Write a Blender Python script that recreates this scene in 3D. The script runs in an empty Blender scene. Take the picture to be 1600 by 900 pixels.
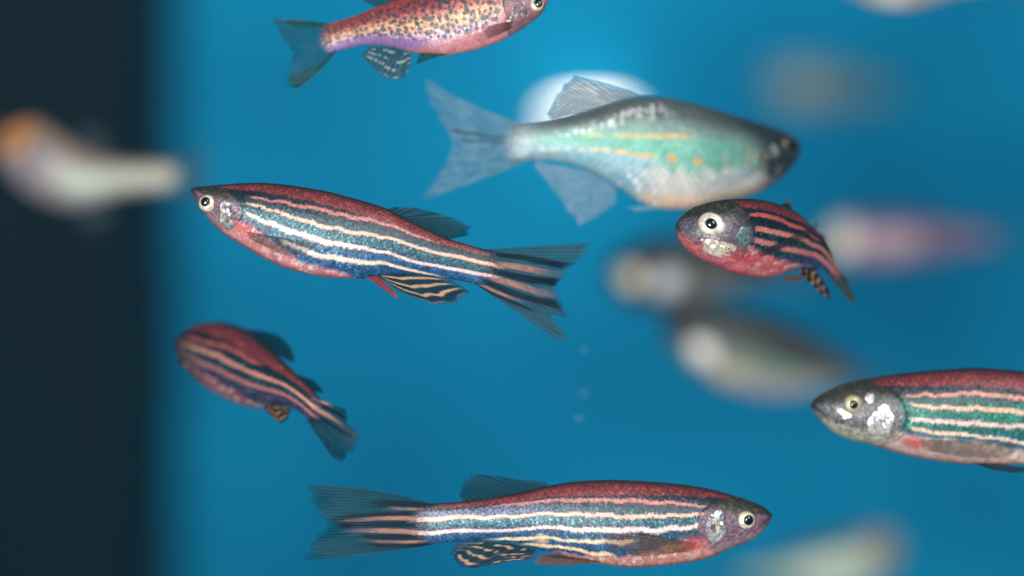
import bpy, math
import numpy as np
from mathutils import Vector

# ------------------------------------------------------------------ camera, world, lamps, exposure
SC = bpy.context.scene
COL = SC.collection
D0 = 250.0                    # mm, camera to the plane in focus
WPX = 90.0 / 1600.0           # mm per photograph pixel on that plane
MM = 0.001

cam_d = bpy.data.cameras.new('camera')
cam = bpy.data.objects.new('camera', cam_d)
COL.objects.link(cam)
cam.location = (0, -D0 * MM, 0)
cam.rotation_euler = (math.radians(90), 0, 0)
cam_d.lens = 100
cam_d.sensor_width = 36
cam_d.clip_start = 0.005
cam_d.clip_end = 50
cam_d.dof.use_dof = True
cam_d.dof.focus_distance = (D0 - 1.5) * MM
cam_d.dof.aperture_fstop = 7.7
SC.camera = cam

world = bpy.data.worlds.new('World')
SC.world = world
world.use_nodes = True
bg = world.node_tree.nodes['Background']
bg.inputs[0].default_value = (0.25, 0.5, 0.62, 1)
bg.inputs[1].default_value = 0.12


def area(name, loc, target, size, power, col=(1, 1, 1), size_y=None):
    l = bpy.data.lights.new(name, 'AREA')
    l.energy = power
    l.color = col
    l.size = size
    if size_y:
        l.shape = 'RECTANGLE'
        l.size_y = size_y
    o = bpy.data.objects.new(name, l)
    COL.objects.link(o)
    o.location = loc
    o.rotation_euler = (Vector(target) - Vector(loc)).to_track_quat('-Z', 'Y').to_euler()
    return o


area('flash_lamp', (-0.065, -0.30, -0.018), (0, 0, 0), 0.055, 1.02, (1.0, 0.97, 0.93))
area('flash_lamp', (0.10, -0.30, 0.085), (0, 0, 0), 0.10, 0.60, (1.0, 0.97, 0.93))
area('wall_glow_fill', (0.02, 0.25, 0.125), (0.02, 0.30, 0), 0.07, 0.045, (1.0, 0.96, 0.9), 0.04)  # added unseen fill that brightens the upper back wall

SC.view_settings.view_transform = 'Standard'
SC.view_settings.look = 'None'
SC.view_settings.exposure = 0.0
SC.view_settings.gamma = 1.0
SC.view_settings.use_curve_mapping = False
SC.cycles.use_denoising = True
SC.cycles.max_bounces = 8
SC.cycles.transparent_max_bounces = 24
SC.cycles.sample_clamp_indirect = 4.0


# ------------------------------------------------------------------ helpers
def lin(r, g, b):
    c = np.array([r, g, b], float) / 255.0
    return np.where(c <= 0.04045, c / 12.92, ((c + 0.055) / 1.055) ** 2.4)


RNG = np.random.RandomState(7)
_TAB = RNG.rand(64, 256, 256)


def vnoise(x, y, seed=0):
    t = _TAB[seed % 64]
    xi = np.floor(x).astype(int)
    yi = np.floor(y).astype(int)
    fx = x - xi
    fy = y - yi
    fx = fx * fx * (3 - 2 * fx)
    fy = fy * fy * (3 - 2 * fy)
    a = t[xi % 256, yi % 256]
    b = t[(xi + 1) % 256, yi % 256]
    c = t[xi % 256, (yi + 1) % 256]
    d = t[(xi + 1) % 256, (yi + 1) % 256]
    return (a * (1 - fx) + b * fx) * (1 - fy) + (c * (1 - fx) + d * fx) * fy


def fbm(x, y, seed=0, o=3):
    v = 0
    a = 0.5
    for i in range(o):
        v = v + a * vnoise(x * 2 ** i, y * 2 ** i, seed + i)
        a *= 0.5
    return v / (1 - 0.5 ** o)


def worley(x, y, seed=0):
    """nearest-point distance and that point's random value"""
    tx, ty, tr = _TAB[seed % 64], _TAB[(seed + 1) % 64], _TAB[(seed + 2) % 64]
    xi = np.floor(x).astype(int)
    yi = np.floor(y).astype(int)
    best = np.full(np.shape(x), 9.0)
    val = np.zeros(np.shape(x))
    for dx in (-1, 0, 1):
        for dy in (-1, 0, 1):
            cx, cy = xi + dx, yi + dy
            px = cx + 0.15 + 0.7 * tx[cx % 256, cy % 256]
            py = cy + 0.15 + 0.7 * ty[cx % 256, cy % 256]
            d = np.hypot(px - x, py - y)
            m = d < best
            best = np.where(m, d, best)
            val = np.where(m, tr[cx % 256, cy % 256], val)
    return best, val


def scales(x, n, px_=0.60, rows=17, jit=0.0):
    """overlapping scale rows: 0 at the root of a scale, 1 at its rear rim; and a random value per scale"""
    r = np.floor(n * rows)
    v = n * rows - r
    q = x / px_ + 0.5 * (r % 2) + 0.45 * (2 * v - 1) ** 2 + jit
    k = np.floor(q)
    val = _TAB[40][k.astype(int) % 256, r.astype(int) % 256]
    return q - k, val, np.abs(2 * v - 1)


def sstep(a, b, x):
    t = np.clip((x - a) / (b - a), 0, 1)
    return t * t * (3 - 2 * t)


def mix(a, b, m):
    m = np.asarray(m)[..., None]
    return a * (1 - m) + b * m


def pchip(xk, yk, x):
    xk = np.asarray(xk, float)
    yk = np.asarray(yk, float)
    h = np.diff(xk)
    d = np.diff(yk) / h
    m = np.zeros(len(xk))
    if len(xk) > 2:
        for i in range(1, len(xk) - 1):
            if d[i - 1] * d[i] > 0:
                w1, w2 = 2 * h[i] + h[i - 1], h[i] + 2 * h[i - 1]
                m[i] = (w1 + w2) / (w1 / d[i - 1] + w2 / d[i])
    m[0] = d[0]
    m[-1] = d[-1]
    i = np.clip(np.searchsorted(xk, x) - 1, 0, len(xk) - 2)
    t = np.clip((x - xk[i]) / h[i], 0, 1)
    return ((1 + 2 * t) * (1 - t) ** 2 * yk[i] + t * (1 - t) ** 2 * h[i] * m[i]
            + t * t * (3 - 2 * t) * yk[i + 1] + t * t * (t - 1) * h[i] * m[i + 1])


def resample(pts, n):
    p = np.asarray(pts, float)
    d = np.r_[0, np.cumsum(np.linalg.norm(np.diff(p, axis=0), axis=1))]
    d = d / d[-1]
    u = np.linspace(0, 1, n)
    return np.stack([np.interp(u, d, p[:, k]) for k in range(p.shape[1])], 1)


def grid_mesh(name, P, col, closed_v=False, mat=None, smooth=True, thin=None):
    """P (nu, nv, 3) in metres; col (nu, nv, 4)"""
    nu, nv = P.shape[:2]
    idx = np.arange(nu * nv).reshape(nu, nv)
    if closed_v:
        a, b = idx[:-1, :], idx[1:, :]
        a2, b2 = np.roll(a, -1, 1), np.roll(b, -1, 1)
    else:
        a, b = idx[:-1, :-1], idx[1:, :-1]
        a2, b2 = idx[:-1, 1:], idx[1:, 1:]
    q = np.stack([a, b, b2, a2], -1).reshape(-1, 4)
    me = bpy.data.meshes.new(name)
    me.vertices.add(nu * nv)
    me.vertices.foreach_set('co', P.reshape(-1).astype(np.float32))
    me.loops.add(len(q) * 4)
    me.loops.foreach_set('vertex_index', q.reshape(-1).astype(np.int32))
    me.polygons.add(len(q))
    me.polygons.foreach_set('loop_start', (np.arange(len(q)) * 4).astype(np.int32))
    me.polygons.foreach_set('use_smooth', np.full(len(q), smooth))
    at = me.color_attributes.new('pigment', 'FLOAT_COLOR', 'POINT')
    at.data.foreach_set('color', np.clip(col, 0, 4).reshape(-1).astype(np.float32))
    if thin is not None:
        av = me.attributes.new('thin', 'FLOAT', 'POINT')
        av.data.foreach_set('value', thin.reshape(-1).astype(np.float32))
    me.update()
    me.validate()
    if mat:
        me.materials.append(mat)
    return me


# ------------------------------------------------------------------ materials
def new_mat(name):
    m = bpy.data.materials.new(name)
    m.use_nodes = True
    nt = m.node_tree
    nt.nodes.clear()
    return m, nt, nt.nodes, nt.links


def skin_material(name='fish_skin', glitter=0.20, cell=6500.0, rough=0.42):
    m, nt, N, L = new_mat(name)
    out = N.new('ShaderNodeOutputMaterial')
    pb = N.new('ShaderNodeBsdfPrincipled')
    at = N.new('ShaderNodeAttribute')
    at.attribute_name = 'pigment'
    tc = N.new('ShaderNodeTexCoord')
    # fine pigment grain
    no = N.new('ShaderNodeTexNoise')
    no.inputs['Scale'].default_value = 5200
    no.inputs['Detail'].default_value = 2
    L.new(tc.outputs['Object'], no.inputs['Vector'])
    mr = N.new('ShaderNodeMapRange')
    mr.inputs['From Min'].default_value = 0.3
    mr.inputs['From Max'].default_value = 0.7
    mr.inputs['To Min'].default_value = 0.86
    mr.inputs['To Max'].default_value = 1.14
    L.new(no.outputs['Fac'], mr.inputs['Value'])
    mu = N.new('ShaderNodeVectorMath')
    mu.operation = 'SCALE'
    L.new(at.outputs['Color'], mu.inputs[0])
    L.new(mr.outputs[0], mu.inputs['Scale'])
    L.new(mu.outputs[0], pb.inputs['Base Color'])
    L.new(at.outputs['Alpha'], pb.inputs['Metallic'])
    # reflecting platelets: every small cell leans its own way
    vo = N.new('ShaderNodeTexVoronoi')
    vo.inputs['Scale'].default_value = cell
    L.new(tc.outputs['Object'], vo.inputs['Vector'])
    sub = N.new('ShaderNodeVectorMath')
    sub.operation = 'SUBTRACT'
    sub.inputs[1].default_value = (0.5, 0.5, 0.5)
    L.new(vo.outputs['Color'], sub.inputs[0])
    sc = N.new('ShaderNodeVectorMath')
    sc.operation = 'SCALE'
    sc.inputs['Scale'].default_value = glitter
    L.new(sub.outputs[0], sc.inputs[0])
    ge = N.new('ShaderNodeNewGeometry')
    ad = N.new('ShaderNodeVectorMath')
    L.new(ge.outputs['Normal'], ad.inputs[0])
    L.new(sc.outputs[0], ad.inputs[1])
    nm = N.new('ShaderNodeVectorMath')
    nm.operation = 'NORMALIZE'
    L.new(ad.outputs[0], nm.inputs[0])
    L.new(nm.outputs[0], pb.inputs['Normal'])
    pb.inputs['Roughness'].default_value = rough
    pb.inputs['Specular IOR Level'].default_value = 0.6
    # thin tissue at the end of the body and the rim of the gill plates lets what lies under it through
    fa = N.new('ShaderNodeAttribute')
    fa.attribute_name = 'thin'
    tr = N.new('ShaderNodeBsdfTransparent')
    mx = N.new('ShaderNodeMixShader')
    L.new(fa.outputs['Fac'], mx.inputs[0])
    L.new(pb.outputs[0], mx.inputs[1])
    L.new(tr.outputs[0], mx.inputs[2])
    L.new(mx.outputs[0], out.inputs['Surface'])
    return m


def fin_material():
    m, nt, N, L = new_mat('fin_membrane')
    out = N.new('ShaderNodeOutputMaterial')
    pb = N.new('ShaderNodeBsdfPrincipled')
    at = N.new('ShaderNodeAttribute')
    at.attribute_name = 'pigment'
    tr = N.new('ShaderNodeBsdfTransparent')
    tl = N.new('ShaderNodeBsdfTranslucent')
    m1 = N.new('ShaderNodeMixShader')
    m1.inputs[0].default_value = 0.25
    m2 = N.new('ShaderNodeMixShader')
    L.new(at.outputs['Color'], pb.inputs['Base Color'])
    L.new(at.outputs['Color'], tl.inputs['Color'])
    pb.inputs['Roughness'].default_value = 0.4
    pb.inputs['Specular IOR Level'].default_value = 0.12
    L.new(pb.outputs[0], m1.inputs[1])
    L.new(tl.outputs[0], m1.inputs[2])
    L.new(at.outputs['Alpha'], m2.inputs[0])
    L.new(tr.outputs[0], m2.inputs[1])
    L.new(m1.outputs[0], m2.inputs[2])
    L.new(m2.outputs[0], out.inputs['Surface'])
    return m


SKIN = skin_material()
SILVER = skin_material('gill_silver', 0.32, 4200.0, 0.25)
FIN = fin_material()


def eye_material():
    m, nt, N, L = new_mat('iris')
    out = N.new('ShaderNodeOutputMaterial')
    pb = N.new('ShaderNodeBsdfPrincipled')
    at = N.new('ShaderNodeAttribute')
    at.attribute_name = 'pigment'
    L.new(at.outputs['Color'], pb.inputs['Base Color'])
    L.new(at.outputs['Alpha'], pb.inputs['Metallic'])
    pb.inputs['Roughness'].default_value = 0.35
    L.new(pb.outputs[0], out.inputs['Surface'])
    return m


IRIS = eye_material()


def flat(name, rgb, rough=0.5):
    m, nt, N, L = new_mat(name)
    out = N.new('ShaderNodeOutputMaterial')
    pb = N.new('ShaderNodeBsdfPrincipled')
    pb.inputs['Base Color'].default_value = (*rgb, 1)
    pb.inputs['Roughness'].default_value = rough
    L.new(pb.outputs[0], out.inputs['Surface'])
    return m


PUPIL = flat('pupil_black', (0.004, 0.004, 0.006), 0.12)


# ------------------------------------------------------------------ the setting
def noisy_mat(name, c0, c1, scale, rough, contrast=(0.35, 0.65)):
    m, nt, N, L = new_mat(name)
    out = N.new('ShaderNodeOutputMaterial')
    pb = N.new('ShaderNodeBsdfPrincipled')
    tc = N.new('ShaderNodeTexCoord')
    no = N.new('ShaderNodeTexNoise')
    no.inputs['Scale'].default_value = scale
    no.inputs['Detail'].default_value = 3
    cr = N.new('ShaderNodeValToRGB')
    cr.color_ramp.elements[0].position = contrast[0]
    cr.color_ramp.elements[1].position = contrast[1]
    cr.color_ramp.elements[0].color = (*c0, 1)
    cr.color_ramp.elements[1].color = (*c1, 1)
    L.new(tc.outputs['Object'], no.inputs['Vector'])
    L.new(no.outputs['Fac'], cr.inputs[0])
    L.new(cr.outputs[0], pb.inputs['Base Color'])
    pb.inputs['Roughness'].default_value = rough
    pb.inputs['Specular IOR Level'].default_value = 0.03
    L.new(pb.outputs[0], out.inputs['Surface'])
    return m


def box_obj(name, lo, hi, mat, bevel=0.0):
    import bmesh
    bm = bmesh.new()
    bmesh.ops.create_cube(bm, size=1)
    lo, hi = np.array(lo), np.array(hi)
    for v in bm.verts:
        v.co = Vector(tuple((lo + hi) / 2 + np.array(v.co) * (hi - lo)))
    if bevel:
        bmesh.ops.bevel(bm, geom=bm.edges[:], offset=bevel, segments=3, affect='EDGES', profile=0.5)
    me = bpy.data.meshes.new(name)
    bm.to_mesh(me)
    bm.free()
    me.materials.append(mat)
    o = bpy.data.objects.new(name, me)
    COL.objects.link(o)
    return o


WALL_DZ = 330.0
W_BLUE = noisy_mat('blue_tank_back', (0.003, 0.285, 0.58), (0.007, 0.425, 0.80), 19, 0.6)
W_DARK = noisy_mat('black_tank_edge', (0.007, 0.009, 0.016), (0.012, 0.014, 0.021), 10, 0.7)


def px(p, dz):
    f = (D0 + dz) / D0
    return np.array([(p[0] - 800) * WPX * f, dz, -(p[1] - 450) * WPX * f])


bw = box_obj('back_wall', (-0.30, WALL_DZ * MM, -0.22), (0.32, (WALL_DZ + 8) * MM, 0.22), W_BLUE)
bw['kind'] = 'structure'
edge_x = px((214, 0), 260)[0] * MM
pw = box_obj('side_wall', (-0.32, 0.260, -0.22), (edge_x, 0.322, 0.22), W_DARK, 0.002)
pw['kind'] = 'structure'


# the water itself: faint, pale, even
wm, nt, N, L = new_mat('tank_water')
wo = N.new('ShaderNodeOutputMaterial')
wv = N.new('ShaderNodeVolumePrincipled')
wv.inputs['Color'].default_value = (0.12, 0.62, 0.92, 1)
wv.inputs['Density'].default_value = 0.06
L.new(wv.outputs[0], wo.inputs['Volume'])
water = box_obj('haze', (-0.5, -0.45, -0.4), (0.5, 0.5, 0.5), wm)
water['kind'] = 'stuff'


# ------------------------------------------------------------------ fish
def tag(o, label, cat, group=None):
    o['label'] = label
    o['category'] = cat
    if group:
        o['group'] = group


class Fish:
    def __init__(self, name, label, top, bot, axis, dz, group, width=0.42, roll=0.0, seed=0, wprof=None):
        """top / bot: outline points; axis: snout and peduncle; dz: list of (s, depth mm)"""
        self.seed = seed
        self.a0 = np.array(axis[0], float)
        self.a1 = np.array(axis[1], float)
        self.L = np.linalg.norm(self.a1 - self.a0)
        self.t2 = (self.a1 - self.a0) / self.L
        up = np.array([self.t2[1], -self.t2[0]])
        if up[1] > 0:
            up = -up
        self.u2 = up                          # image direction (y down) of the fish's back
        self.dzs = np.array([d[0] for d in dz], float)
        self.dzv = np.array([d[1] for d in dz], float)
        self.roll = math.radians(roll)
        # centre line in world mm
        self.ns = 200
        self.sg = np.linspace(-0.25, 1.7, self.ns)
        P = []
        for s in self.sg:
            d = self.depth(s)
            P.append(px(self.a0 + self.t2 * self.L * s, d))
        self.P = np.array(P)
        T = np.gradient(self.P, axis=0)
        T /= np.linalg.norm(T, axis=1)[:, None]
        u0 = np.array([self.u2[0], 0, -self.u2[1]])
        U = u0[None] - T * (T @ u0)[:, None]
        U /= np.linalg.norm(U, axis=1)[:, None]
        S = np.cross(T, U)
        S[S[:, 1] > 0] *= -1                 # side that looks at the camera
        c, sn = math.cos(self.roll), math.sin(self.roll)
        self.U = U * c + S * sn
        self.S = S * c - U * sn
        tl = sorted(self.loc(p) for p in top)
        bl = sorted(self.loc(p) for p in bot)
        y0 = 0.5 * (tl[0][1] + bl[0][1])
        tl = [(0.0, y0 + 0.05)] + [q for q in tl if q[0] > 0.004]
        bl = [(0.0, y0 - 0.05)] + [q for q in bl if q[0] > 0.004]
        self.tl, self.bl = np.array(tl), np.array(bl)
        ss = np.linspace(0, 1, 200)
        self.H = float(np.max(self.yt(ss) - self.yb(ss)))
        self.wk = wprof or [(0, 0.03), (0.012, 0.28), (0.04, 0.5), (0.1, 0.78), (0.2, 0.97), (0.32, 1.0), (0.5, 0.9),
                            (0.7, 0.62), (0.88, 0.34), (1.0, 0.17), (1.075, 0.02)]
        self.wmax = 0.5 * width * 2 * self.H / 2
        c0 = self.pt(0.45, 0, 0)
        self.c0 = c0
        e = bpy.data.objects.new(name, None)
        e.empty_display_size = 0.003
        e.location = tuple(c0 * MM)
        COL.objects.link(e)
        tag(e, label, 'fish', group)
        self.root = e
        self.parts = {}

    def depth(self, s):
        return float(np.interp(s, self.dzs, self.dzv)) if len(self.dzs) < 3 else float(pchip(self.dzs, self.dzv, np.array([np.clip(s, self.dzs[0], self.dzs[-1])]))[0])

    def loc(self, p):
        v = np.array(p[:2], float) - self.a0
        s = float(v @ self.t2 / self.L)
        f = (D0 + self.depth(s)) / D0
        return (s, float(v @ self.u2) * WPX * f)

    def yt(self, s):
        return pchip(self.tl[:, 0], self.tl[:, 1], np.clip(s, 0, self.tl[-1, 0]))

    def yb(self, s):
        return pchip(self.bl[:, 0], self.bl[:, 1], np.clip(s, 0, self.bl[-1, 0]))

    def w(self, s):
        k = np.array(self.wk)
        return self.wmax * pchip(k[:, 0], k[:, 1], np.clip(s, 0, 1.075))

    def pt(self, s, y, z):
        """local (s, y mm, z mm towards the camera side) -> world mm"""
        s, y, z = np.broadcast_arrays(np.asarray(s, float), np.asarray(y, float), np.asarray(z, float))
        C = np.stack([np.interp(s, self.sg, self.P[:, k]) for k in range(3)], -1)
        U = np.stack([np.interp(s, self.sg, self.U[:, k]) for k in range(3)], -1)
        S = np.stack([np.interp(s, self.sg, self.S[:, k]) for k in range(3)], -1)
        return C + U * y[..., None] + S * z[..., None]

    def surfz(self, s, y):
        t, b = self.yt(s), self.yb(s)
        c = b + (t - b) * 0.5
        q = np.clip(np.abs((y - c) / np.maximum(0.5 * (t - b), 1e-3)), 0, 1)
        return self.w(s) * np.power(np.sqrt(1 - q * q), 0.95)

    def link(self, name, me, parent=None, label=None):
        o = bpy.data.objects.new(name, me)
        COL.objects.link(o)
        o.parent = parent or self.root
        if label:
            o['label'] = label
        return o

    def local(self, P):
        return (P - self.c0) * MM

    def body(self, colour, nu=360, nv=120, relief=0.006, mat=None, gillx=0.2, fade=(0.97, 1.045)):
        i = np.linspace(0, 1, nu)
        s = 1.075 * (0.55 * i + 0.45 * i ** 2.2)
        th = np.linspace(0, 2 * np.pi, nv, endpoint=False) + np.pi / 2
        sg, tg = np.meshgrid(s, th, indexing='ij')
        t, b = self.yt(sg), self.yb(sg)
        close = np.where(sg > 0.985, np.sqrt(np.clip(1 - ((sg - 0.985) / 0.0905) ** 2, 0, 1)), 1)
        h = 0.5 * (t - b) * close
        c = 0.5 * (t + b)
        sn, cs = np.sin(tg), np.cos(tg)
        y = c + h * sn
        z = self.w(sg) * np.sign(cs) * np.abs(cs) ** 0.95
        n = (1 - sn) / 2
        xm = sg * self.L * WPX * (D0 + self.dzv.mean()) / D0
        ym = c + h * sn
        side = np.sign(cs)
        # the gill cover stands a little proud of the shoulder behind it
        gx = gillx - 0.10 * (np.clip(np.abs(n - 0.55), 0, 0.5) * 2) ** 2
        z = z * (1 + 0.055 * sstep(gx - 0.09, gx - 0.004, sg) * sstep(gx + 0.006, gx - 0.002, sg) * sstep(0.1, 0.3, n))
        # scale relief
        if relief:
            ph = xm / 0.62
            row = n * 19
            sc = np.cos(2 * np.pi * (ph + 0.5 * np.floor(row))) * 0.5 + 0.5
            amp = relief * sstep(0.16, 0.26, sg) * sstep(1.0, 0.9, sg)
            f = 1 + amp * (sc - 0.5) * np.sin(np.pi * (row % 1))
            y = c + (y - c) * f
            z = z * f
        P = self.local(self.pt(sg, y, z))
        rgb, met = colour(self, sg, n, xm, ym, side)
        col = np.concatenate([rgb, met[..., None]], -1)
        fn = vnoise(xm * 5, n * 40, self.seed + 30) - 0.5
        thin = sstep(fade[0], fade[1], sg + 0.05 * fn + 0.02 * (np.abs(n - 0.5) * 2) ** 2)
        me = grid_mesh('body', P, col, True, mat or SKIN, thin=thin)
        self.parts['body'] = self.link('body', me)
        return self.parts['body']

    def eye(self, p, r, ratio=1.0, pup=0.46, offset=(0, 0), dark=False, both=True, ring=None, bulge=0.55, tilt=(0, 0)):
        """p photograph pixel of the eye centre, r radius in pixels"""
        s0, y0 = self.loc(p)
        f = (D0 + self.depth(s0)) / D0
        R = r * WPX * f
        k = R / (self.L * WPX * f)
        for sd in ((1, -1) if both else (1,)):
            nr, na = 22, 40
            rr = np.linspace(0, 1, nr)
            aa = np.linspace(0, 2 * np.pi, na, endpoint=False)
            rg, ag = np.meshgrid(rr, aa, indexing='ij')
            ss = s0 + k * rg * np.cos(ag)
            yy = y0 + R * rg * ratio * np.sin(ag)
            zc = float(self.surfz(np.array([s0]), np.array([y0]))[0])
            edge = self.surfz(ss, yy) - 0.12 * R
            dome = zc + R * bulge * (np.sqrt(np.clip(1.12 - rg ** 2, 0, 2)) - 0.35)
            zz = dome * (1 - sstep(0.82, 1.0, rg)) + edge * sstep(0.82, 1.0, rg)
            zz = zz + tilt[0] * (rg * np.cos(ag)) * R
            rg2 = np.hypot(rg * np.cos(ag) - offset[0], rg * np.sin(ag) - offset[1])
            ns = vnoise(ag * 3.2 + 9, rg * 3 + 4, self.seed + 3)
            ns2 = vnoise(np.cos(ag) * rg * 7 + 40, np.sin(ag) * rg * 7 + 40, self.seed + 5)
            rc = lin(240, 234, 214) if ring is None else np.array(ring)
            rgb = np.broadcast_to(rc, rg.shape + (3,)).copy()
            rgb = mix(rgb, lin(216, 176, 110), 0.55 * sstep(0.5, 0.8, ns))
            rgb = mix(rgb, lin(120, 120, 150), 0.5 * sstep(0.62, 0.85, ns2))
            rgb = mix(rgb, lin(40, 30, 22), sstep(pup + 0.10, pup, rg2))
            rgb = mix(rgb, lin(52, 44, 50), sstep(0.86, 1.0, rg))
            met = 0.42 * np.ones(rg.shape)
            col = np.concatenate([rgb, met[..., None]], -1)
            P = self.local(self.pt(ss, yy, zz * sd))
            e = self.link('eye', grid_mesh('eye', P, col, True, IRIS))
            # pupil: a shallow black lens set proud of the iris
            ss2 = s0 + k * (offset[0] + pup * rg * np.cos(ag) * 0.88)
            yy2 = y0 + R * (offset[1] + pup * rg * np.sin(ag) * 1.06)
            zz2 = zc + R * bulge * (np.sqrt(np.clip(1.12 - (pup * rg) ** 2, 0, 2)) - 0.35) + 0.05 * R * (1 - rg ** 4)
            P2 = self.local(self.pt(ss2, yy2, zz2 * sd))
            self.link('pupil', grid_mesh('pupil', P2, col, True, PUPIL), e)

    def gill(self, p, rx, ry, palette, seed=0, rot=0.0, off=0.07, both=True, met=0.45, amount=0.5, skin=None):
        """the gill cover: a raised silvery plate lying on the cheek"""
        skin = CHEEK * 0.75 if skin is None else skin
        s0, y0 = self.loc(p)
        f = (D0 + self.depth(s0)) / D0
        k = 1 / (self.L)
        for sd in ((1, -1) if both else (1,)):
            nr, na = 34, 64
            rg, ag = np.meshgrid(np.linspace(0, 1, nr), np.linspace(0, 2 * np.pi, na, endpoint=False), indexing='ij')
            wob = 1 + 0.10 * np.sin(3 * ag + seed) + 0.06 * np.sin(5 * ag + 2 * seed)
            ex, ey = rx * rg * np.cos(ag) * wob, ry * rg * np.sin(ag) * wob
            c, sn = math.cos(rot), math.sin(rot)
            ex, ey = ex * c - ey * sn, ex * sn + ey * c
            ss = s0 + ex * k
            yy = y0 + ey * WPX * f
            zz = self.surfz(ss, yy) + off * (1 - sstep(0.72, 1.0, rg)) - 0.06 * sstep(0.85, 1, rg)
            w1 = vnoise(ex * 0.5 + 9, ey * 0.5 + 9, self.seed + seed + 2) - 0.5
            fl = fbm(ex / 10.0 + 60 + 0.6 * w1, ey / 10.0 + 60 - 0.6 * w1, self.seed + seed + 4, 3)
            hue = fbm(ex / 6.0 + 20, ey / 6.0 + 20, self.seed + seed + 9, 2)
            pal = np.array(palette)
            hi = np.clip((hue - 0.25) / 0.5, 0, 0.999) * (len(pal) - 1)
            h0 = hi.astype(int)
            rgb = mix(pal[h0], pal[h0 + 1], hi - h0)
            sp = vnoise(ex * 0.9 + 70, ey * 0.9 + 70, self.seed + seed + 6)
            bright = sstep(amount - 0.10, amount + 0.10, 1 - fl + 0.08 * (sp - 0.5))  # highlights painted in as bright patches over the silvery plate
            base = np.array(skin) * (0.5 + fl + 0.3 * (sp - 0.5))[..., None]
            edge = sstep(0.55, 1.0, rg + 0.25 * (fl - 0.5))
            bright = bright * (1 - edge)
            mt = met * bright + 0.1
            rgb = mix(base, rgb * (0.6 + 0.8 * sp)[..., None], bright)
            col = np.concatenate([rgb, mt[..., None]], -1)
            P = self.local(self.pt(ss, yy, zz * sd))
            self.link('gill_cover', grid_mesh('gill_cover', P, col, True, SILVER, thin=sstep(0.72, 0.98, rg + 0.2 * (fl - 0.5))))

    def fin(self, name, base, tip, colour, mid=None, nr=16, nv=40, sub=5, thick=0.16, bulge=0.0, z0=0.0, z1=0.0,
            pixel=True, ragged=0.03, zside=1, from_surface=False, lift=0.2, flare=0.0):
        """a ray-finned membrane from base polyline to tip polyline; rays stand proud of it"""
        nu = nr * sub + 1
        B = resample([self.loc(p) for p in base], nu)
        T = resample([self.loc(p) for p in tip], nu)
        if name == 'tail_fin':
            c = B.mean(0)
            B = B + np.array([-0.035, 0.0])
            B[:, 1] = c[1] + (B[:, 1] - c[1]) * 0.97
        u = np.linspace(0, 1, nu)
        v = np.linspace(0, 1, nv)
        rag = 1 - ragged * vnoise(u * nr * 0.9 + 3, u * 0 + 5, self.seed + 11) * 2 - ragged * 0.6 * (np.abs(np.sin(np.pi * u * nr)) < 0.35)
        ug, vg = np.meshgrid(u, v, indexing='ij')
        vv = vg * rag[:, None]
        if mid:
            M = resample([self.loc(p) for p in mid], nu)
            Q = 2 * M - 0.5 * (B + T)
            X = (B[:, None] * ((1 - vv) ** 2)[..., None] + Q[:, None] * (2 * vv * (1 - vv))[..., None] + T[:, None] * (vv ** 2)[..., None])
        else:
            X = B[:, None] * (1 - vv)[..., None] + T[:, None] * vv[..., None]
        ss, yy = X[..., 0], X[..., 1]
        ray = np.abs(np.cos(np.pi * ug * nr))
        zc = z0 + (z1 - z0) * vv + bulge * np.sin(np.pi * ug) * vv + flare * vv ** 2 * np.sin(2.3 * np.pi * ug + self.seed)
        if from_surface:
            zc = zc + self.surfz(ss, yy) * (1 if z1 >= z0 else 1) + lift * (0.3 + vv)
        th = thick * (1 - 0.8 * vv) * (0.35 + 0.65 * sstep(0.55, 0.95, ray)) * 0.5
        rim = np.minimum(1, np.minimum(ug, 1 - ug) * nr * 1.2)
        th = th * np.clip(rim, 0.05, 1)
        rgb, al = colour(self, ug, vg, ss, yy, ray)
        col = np.concatenate([rgb, al[..., None]], -1)
        # two skins, closed round the edge
        Pf = self.pt(ss, yy, (zc + th) * zside)
        Pb = self.pt(ss, yy, (zc - th) * zside)
        P = np.concatenate([Pf, Pb[:, ::-1]], 1)
        C = np.concatenate([col, col[:, ::-1]], 1)
        me = grid_mesh(name, self.local(P), C, True, FIN)
        return self.link(name, me)


# ------------------------------------------------------------------ colour of the striped skin
PEACH = lin(226, 176, 150)
PINKW = lin(232, 200, 194)
PINK = lin(205, 118, 110)
RED = lin(116, 42, 46)
TEAL = lin(18, 78, 96)
NAVY = lin(18, 34, 52)
BLUE = lin(40, 92, 146)
BELLY = lin(208, 136, 138)
DARKHEAD = lin(46, 46, 44)
CHEEK = lin(118, 84, 100)


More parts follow.
